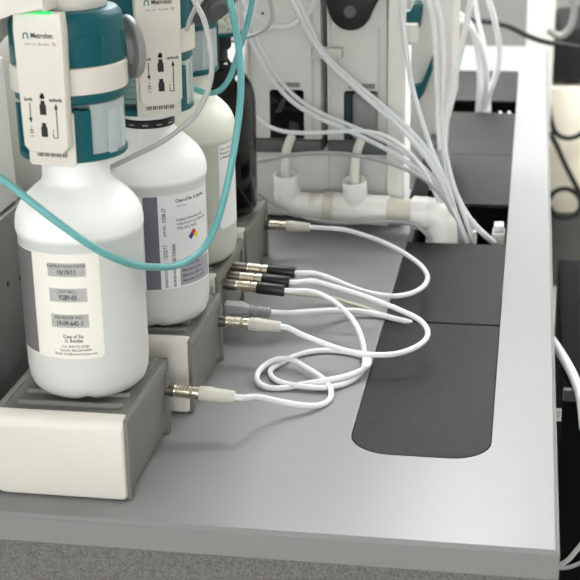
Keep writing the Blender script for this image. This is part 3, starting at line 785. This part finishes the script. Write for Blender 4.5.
# third cable: rear box -> loop -> rearmost black sleeve
t = thing('sensor_cable', 'white cable with cream sleeve from the rearmost box, looping over the second trough cover', 'cable', (0, 0, 0), 0, 'white connector cables between the boxes')
e1, d1 = connector(t, rr(3), .6440, .0395, .020, 'beige', .028, 0, -.02, .006)
e2, d2 = connector(t, rr(2), .4440, .0555, .022, 'black', .029, -.06, -.04, .0180)
pts = [e1 - d1 * .003, e1 + d1 * .004] + cab([(345, 230, .034), (368, 236.5, .030), (390, 245.5, .028), (410, 257, .027), (423, 268, .027), (427.5, 279, .028), (421, 288.5, .029), (407, 294.5, .030), (390, 296, .032), (370, 293, .035), (350, 286.5, .039), (332, 279, .045), (314, 273.2, .0500)]) + [e2 + d2 * .004, e2 - d2 * .003]
MB().tube(pts, CR, 14, 8).build('jacket', 'cable', t)
# grey power plug behind the second box
t = thing('power_cord', 'white cord with a grey ribbed plug, between the two cream and black sleeved plugs', 'cord', (0, 0, 0))
pz = .030
a = az(226, 309, pz); b_ = az(250, 311, pz); c_ = az(271, 312.5, pz)
m = MB(); d = (b_ - a)
m.prof_axis(a, b_, [(0, .0090), (.05, .0105), (.62, .0105), (.85, .0085), (1, .0065)], 4)
for v in m.bm.verts: pass
m = MB(); m.prof_axis(a, b_, [(0, .0085), (.04, .0098), (.60, .0098), (.85, .0080), (1, .0062)], 8); m.build('plug', 'plug', t, angle=25)
m = MB(); prof = [(0, .0048)]
for i in range(5): prof += [(i / 5 + .03, .0048), (i / 5 + .03, .0064 - .0002 * i), (i / 5 + .12, .0064 - .0002 * i), (i / 5 + .12, .0048)]
m.prof_axis(b_, c_, prof + [(1, .0048)], 20); m.build('strain_relief', 'plug', t, angle=25)
pts = [b_ + (c_ - b_) * .95] + cab([(290, 313, .024), (312, 311.5, .018), (335, 310.5, .012), (358, 311, .007), (378, 314.5, .004), (396, 319, .004), (408, 322, .0005), (412, 323.2, -.008)])
MB().tube(pts, .0031, 14, 8).build('jacket', 'cable', t)
o = MB().tube([az(258, 287, .030)] + cab([(275, 291, .022), (300, 294, .014), (325, 297, .008), (345, 302, .0045), (365, 308, .0030), (378, 313.5, .0024), (387, 318.5, .0012), (391, 321.5, -.007)]), .0022, 12, 8).build('signal_cable', 'cablecream')
tag(o, 'thin cream cable under the white ones, running into the seam between two trough covers', 'cable')

# ------------------------------------------------------------------ tubes over the bottles
def carry_on(a, b):        # where a run leaves the picture: on into the tower behind it, else straight on up
    d = (a - b).normalized()
    if -.38 < a.x < -.19 and a.y > .70: return [Vector((a.x + d.x * .03, TY - .012, a.z + .050)), Vector((a.x + d.x * .04, TY + .006, a.z + .060))]
    return [a + Vector((d.x * .05, .01, .10)), a + Vector((d.x * .06, .04, .26))]
def hang(name, m, pts, r, label, cat='tube', group=None, n=12):
    q = [ay(*p) for p in pts]
    if group and pts[0][1] < 0: q = list(reversed(carry_on(q[0], q[1]))) + q
    o = MB().tube(q, r, n, 8).build(name, m)
    return tag(o, label, cat, group)
hang('dosing_tube', 'tealtube', [(-30, 162, .03), (0, 178, .028), (30, 201, .026), (60, 224, .028), (95, 248, .036), (125, 262, .06), (152, 267, .10), (180, 264, .14), (203, 249, .17), (217, 222, .19), (226, 190, .20), (234, 150, .21), (239.5, 110, .22), (241, 80, .235), (239, 50, .25), (235, 25, .26), (231, 5, .265), (228, -12, .27)], .0030,
     'pale teal tube sweeping across the nearest bottle and up past the third one')
hang('dosing_tube', 'tealtube', [(183, 80, .385), (190, 86, .375), (200, 91, .37), (210, 93, .37), (220, 90, .37), (229, 79, .37), (236, 60, .37), (243, 38, .37), (249, 17, .37), (254, -8, .37)], .0028,
     'pale teal tube curving from the frosted cylinder up past the black bottle cap')
hang('grey_tube', 'greytube', [(206, -6, .20), (198, 4, .20), (190, 20, .21), (187, 30, .215)], .0020, 'short grey tube end beside the second dosing unit')
hang('grey_tube', 'greytube', [(190, -8, .18), (196, 4, .18), (204, 20, .175), (210, 45, .17), (212, 66, .17), (208, 90, .17), (197, 112, .172), (180, 129, .175), (160, 143, .18), (138, 154, .185), (115, 165, .19), (96, 174, .20)], .0022, 'long grey tube arching down in front of the second bottle shoulder')
hang('grey_lead', 'cablegrey', [(268, -6, .68), (272, 10, .68), (272, 20, .675), (266, 28, .67), (256, 34, .66), (244, 38, .65), (232, 41, .645), (222, 45, .62), (214, 48, .60)], .0024, 'grey cord curling from the black bottle cap up past the screws', 'cord')
hang('white_tube', 'cable', [(257, -6, .70), (252, 14, .70), (248, 30, .70), (246, 50, .70), (245, 80, .70), (244, 110, .70), (244, 150, .70), (246, 200, .70), (248, 236, .70), (249, 243, .695)], .0020, 'thin white tube hanging straight behind the black bottle')
hang('white_tube', 'tubing', [(243, -4, .76), (250, 12, .762), (260, 21, .764), (272, 26, .765), (285, 27, .765), (298, 22, .765), (307, 14, .765), (313, 4, .765), (316, -8, .765)], .0035, 'translucent hose looping below the two screws of the left tower')

# ------------------------------------------------------------------ the bundle of cables entering the trough slot
bd = 'cables and hoses gathered into the trough slot'
def bundle(name, m, pts, r, label): return hang(name, m, pts, r, label, 'cable' if name != 'clear_hose' else 'hose', bd)
DN = [(455, 226, .752), (462, 240, .760)]
bundle('clear_hose', 'tubing', [(291, -6, .752), (302, 20, .752), (316, 46, .757), (332, 66, .752), (355, 88, .745), (385, 114, .74), (412, 140, .738), (432, 166, .74), (446, 195, .745), (454, 220, .75), (460, 243, .76)], .0030, 'upper of the two clear hoses that run through the cream clip')
bundle('clear_hose', 'tubing', [(296, -6, .757), (307, 20, .757), (320, 46, .762), (336, 66, .757), (359, 86, .750), (389, 111, .745), (417, 138, .744), (437, 166, .746), (450, 195, .751), (458, 220, .756), (464, 243, .766)], .0030, 'lower of the two clear hoses that run through the cream clip')
bundle('clear_hose', 'tubing', [(245, 12, .74), (250, 38, .74), (261, 60, .74), (275, 83, .74), (293, 102, .738), (315, 116, .736), (340, 127, .734), (368, 140, .732), (398, 156, .73), (424, 176, .732), (440, 202, .738), (449, 226, .745), (454, 243, .752)], .0029, 'clear hose sweeping down across the left dark window')
bundle('clear_hose', 'tubing', [(248, 8, .748), (254, 34, .748), (265, 56, .748), (279, 79, .748), (297, 98, .746), (319, 112, .744), (344, 123, .742), (372, 135, .740), (402, 151, .738), (428, 172, .740), (444, 200, .746), (452, 226, .752), (457, 243, .758)], .0027, 'clear hose just above its twin across the left dark window')
bundle('white_cable', 'cable', [(250, 113, .735), (258, 119, .735), (268, 126, .735), (282, 131, .733), (305, 133, .731), (335, 132, .730), (362, 131, .729), (385, 136, .728), (405, 149, .728), (422, 168, .73), (436, 195, .735), (446, 222, .742), (451, 243, .748)], .0026, 'white cable running level across the foot of both dark windows')
bundle('white_cable', 'cablegrey', [(244, 164, .715), (262, 161, .715), (285, 156, .715), (310, 153.5, .715), (340, 153.5, .715), (370, 158, .715), (398, 166, .717), (422, 178, .72), (440, 194, .726), (453, 215, .734), (463, 243, .744)], .0025, 'grey white cable arching over the two pipe sockets')
bundle('white_cable', 'cablegrey', [(252, 188, .700), (262, 196, .70), (278, 205, .70), (296, 214, .70), (315, 220, .70), (340, 223, .70), (370, 222, .703), (395, 221, .706), (412, 224, .709), (424, 232, .713), (431, 240, .717)], .0024, 'grey cable passing low in front of the white drain pipe')
bundle('white_cable', 'cable', [(402, -6, .765), (403, 20, .765), (406, 50, .762), (412, 85, .758), (420, 115, .754), (430, 145, .75), (441, 172, .75), (450, 200, .752), (458, 225, .755), (466, 243, .762)], .0031, 'white cable falling close beside the white corner post')
bundle('white_cable', 'cable', [(427, -6, .79), (433, 20, .79), (436, 55, .785), (437, 90, .78), (438, 125, .772), (442, 160, .765), (449, 190, .762), (458, 218, .762), (468, 243, .768)], .0031, 'left of the two white cables falling past the teal latches')
bundle('white_cable', 'cable', [(434, -6, .80), (441, 20, .80), (443.5, 55, .795), (443, 90, .788), (443, 125, .78), (447, 160, .772), (455, 190, .768), (465, 218, .768), (474, 243, .775)], .0031, 'right of the two white cables falling past the teal latches')
bundle('white_cable', 'cable', [(471, -6, .80), (467, 20, .80), (461, 50, .796), (453, 85, .79), (446, 120, .784), (445, 150, .778), (450, 178, .774), (460, 203, .772), (472, 222, .773), (486, 236, .778), (494, 243, .782)], .0038, 'thick white cable crossing from upper right, rightmost entering the slot')
bundle('white_cable', 'cablegrey', [(440, 150, .757), (444, 175, .757), (449, 200, .759), (456, 222, .762), (461, 243, .768)], .0022, 'thin grey cable in the middle of the bundle')
# white plugs lying in the open slot
for x0, x1, y0, zt, lab in ((-.1050, -.0940, .815, -.004, 'white plug standing in the open slot, left one'), (-.0735, -.0570, .805, -.003, 'white plug standing in the open slot, right one'),
                           (-.0850, -.0760, 1.455, -.004, 'small blurred white plug in the far slot, left one'), (-.0700, -.0610, 1.455, -.004, 'small blurred white plug in the far slot, right one')):
    t = thing('slot_plug', lab, 'plug', (x0, y0, -.0995), 0, 'white plugs in the trough slots')
    MB().box(0, x1 - x0, 0, .03, 0, .0995 + zt - .010, .002).build('plug_housing', 'white', t)
    MB().box(.002, x1 - x0 - .002, .004, .024, .0995 + zt - .010, .0995 + zt, .0015).build('plug_cap', 'cable', t)

# background cables over the far half of the bench
bg = 'background cables above the far trough slot'
for pts, r, lab in (([(438, -8, 1.43), (444, 8, 1.43), (458, 14, 1.43), (470, 24, 1.44), (477, 48, 1.45), (480, 80, 1.455), (478, 113, 1.46)], .0050, 'leftmost blurred white cable dropping into the far slot'),
                    ([(487, -8, 1.44), (494, 18, 1.44), (499, 45, 1.45), (497, 70, 1.452), (490, 92, 1.455), (482, 114, 1.46)], .0050, 'blurred white cable curving into the far slot from the right'),
                    ([(440, 18, 1.40), (452, 18, 1.40), (466, 24, 1.40), (476, 36, 1.41), (484, 60, 1.42), (486, 85, 1.44), (484, 113, 1.465)], .0045, 'blurred white cable between the other two above the far slot'),
                    ([(474, -8, 1.50), (478, 20, 1.50), (484, 45, 1.49), (487, 75, 1.48), (489, 114, 1.47)], .0040, 'thin blurred white cable falling straight into the far slot')):
    hang('background_cable', 'cable', pts, r, lab, 'cable', bg)
hang('black_cable', 'blackmatte', [(470, 20, 2.2), (490, 22, 2.2), (510, 27, 2.2), (528, 36, 2.2), (546, 42, 2.2), (565, 45, 2.2), (590, 50, 2.2)], .0060, 'black cable sagging across the far end of the bench', 'cable')

# ------------------------------------------------------------------ beyond the bench
t = thing('equipment_cabinet', 'black equipment cabinet with grey front trim, right beside the bench', 'cabinet', (.20, .72, FZ))
zt = -.0900 - FZ
m = MB(); m.box(-.185, .20, -.218, .23, .02, zt - .002, .003); m.build('body', 'blackflat', t)
m = MB(); m.box(-.185, .20, -.221, -.212, zt - .014, zt, .002); m.build('front_trim', 'darkgrey', t)
m = MB(); m.box(-.1935, -.1855, -.2205, -.2185, zt - .0375, zt - .023); lbp = m.build('sticker', 'label', t)
q = Print(); q.text('A02', 0, 0, .0046, 'ink', 'CENTER', 0, PI / 2)
q.build('printed_text', lambda u_, v_, l=0.0: (-.1888 + u_, -.2207 - l, zt - .030 + v_), lbp)
m = MB()
for x in (-.16, .17):
    for y in (-.18, .19): m.cyl((x, y, 0), (x, y, .02), .02)
m.build('feet', 'black', t)
tag(MB().tube([az(548, 335, -.084), az(556, 346, -.084), az(566, 362, -.084), az(575, 380, -.084), az(581, 398, -.084), az(584, 420, -.10) + Vector((0, -.02, 0))], .0055, 14, 8).build('white_cable', 'cable'), 'white cable lying on top of the black cabinet beside the bench', 'cable')
tag(MB().tube([ay(553, 567, .30), ay(560, 565, .29), ay(568, 560, .28), ay(576, 551, .27), ay(588, 536, .26)], .0024, 12, 8).build('white_cable', 'cable'), 'white cable looping out below the near right bench corner', 'cable')
tag(MB().tube([ay(553, 567, .32), ay(562, 568, .32), ay(570, 567, .32), ay(578, 564, .32), ay(590, 559, .32)], .0021, 12, 8).build('grey_cable', 'cablegrey'), 'grey cable just below the white one by the near right bench corner', 'cable')
# cream drawer cabinet further down the aisle
CY = 3.10
t = thing('drawer_cabinet', 'cream drawer cabinet far down the aisle, under a black device', 'cabinet', (.35, CY + .25, FZ))
MB().box(-.36, .5, -.25, .35, .235, .605, .006).build('drawer_front', 'cream', t)
MB().box(-.36, .5, -.235, .35, .0, .230, .004).build('plinth', 'darkgrey', t)
t = thing('bench_device', 'black blurred device on top of the cream drawer cabinet', 'device', (.35, CY + .22, FZ + .605))
MB().prism([(-.33, .012), (.30, .012), (.30, .13), (-.10, .185), (-.30, .165), (-.33, .13)], 'y', -.20, .20, .012).build('casing', 'blackmatte', t)
for fx in (-.28, .25): MB().box(fx, fx + .04, -.15, .15, 0, .012, .002).build('foot', 'black', t)
for pts, lab in (([(548, 96, 3.06), (551, 120, 3.06), (556, 133, 3.06), (565, 138, 3.06), (575, 137, 3.06), (590, 128, 3.06)], 'uppermost black cable hanging in an arc before the cream cabinet'),
                 ([(549, 132, 3.04), (556, 144, 3.04), (564, 162, 3.04), (572, 178, 3.04), (582, 196, 3.04), (592, 210, 3.04)], 'black cable running diagonally before the cream cabinet'),
                 ([(548, 200, 3.06), (556, 191, 3.06), (568, 189, 3.06), (579, 197, 3.06), (580, 209, 3.06), (570, 217, 3.06), (557, 216, 3.06), (549, 206, 3.055)], 'black cable curled into a ring low before the cream cabinet')):
    hang('black_cable', 'blackmatte', pts, .0075, lab, 'cable', 'black cables before the cream cabinet')
# white post and grey hose at the far end
tag(MB().box(-.045, .03, 2.95, 3.02, FZ, 1.85, .004).build('support_post', 'white'), 'white square steel post just beyond the far end of the bench', 'post')
tag(MB().tube([ay(548, 30, 2.6), ay(560, 36, 2.6), ay(570, 28, 2.6), ay(574, 12, 2.6), ay(572, -8, 2.6)], .009, 12, 8).build('grey_hose', 'grey'), 'grey hose hanging in an arc right of the white post', 'hose')
tag(MB().box(-1.2, -.06, 2.6, 3.1, FZ, -.18, .005).build('storage_cupboard', 'grey'), 'grey low cupboard beyond the far end of the bench', 'cupboard')

# ------------------------------------------------------------------ ambient and view
w = bpy.data.worlds.new('room'); C.world = w; w.use_nodes = True
w.node_tree.nodes['Background'].inputs[0].default_value = (.8, .85, .9, 1); w.node_tree.nodes['Background'].inputs[1].default_value = .3
C.view_settings.view_transform = 'Standard'; C.view_settings.look = 'None'; C.view_settings.gamma = 1; C.view_settings.use_curve_mapping = False
C.view_settings.exposure = 0.66
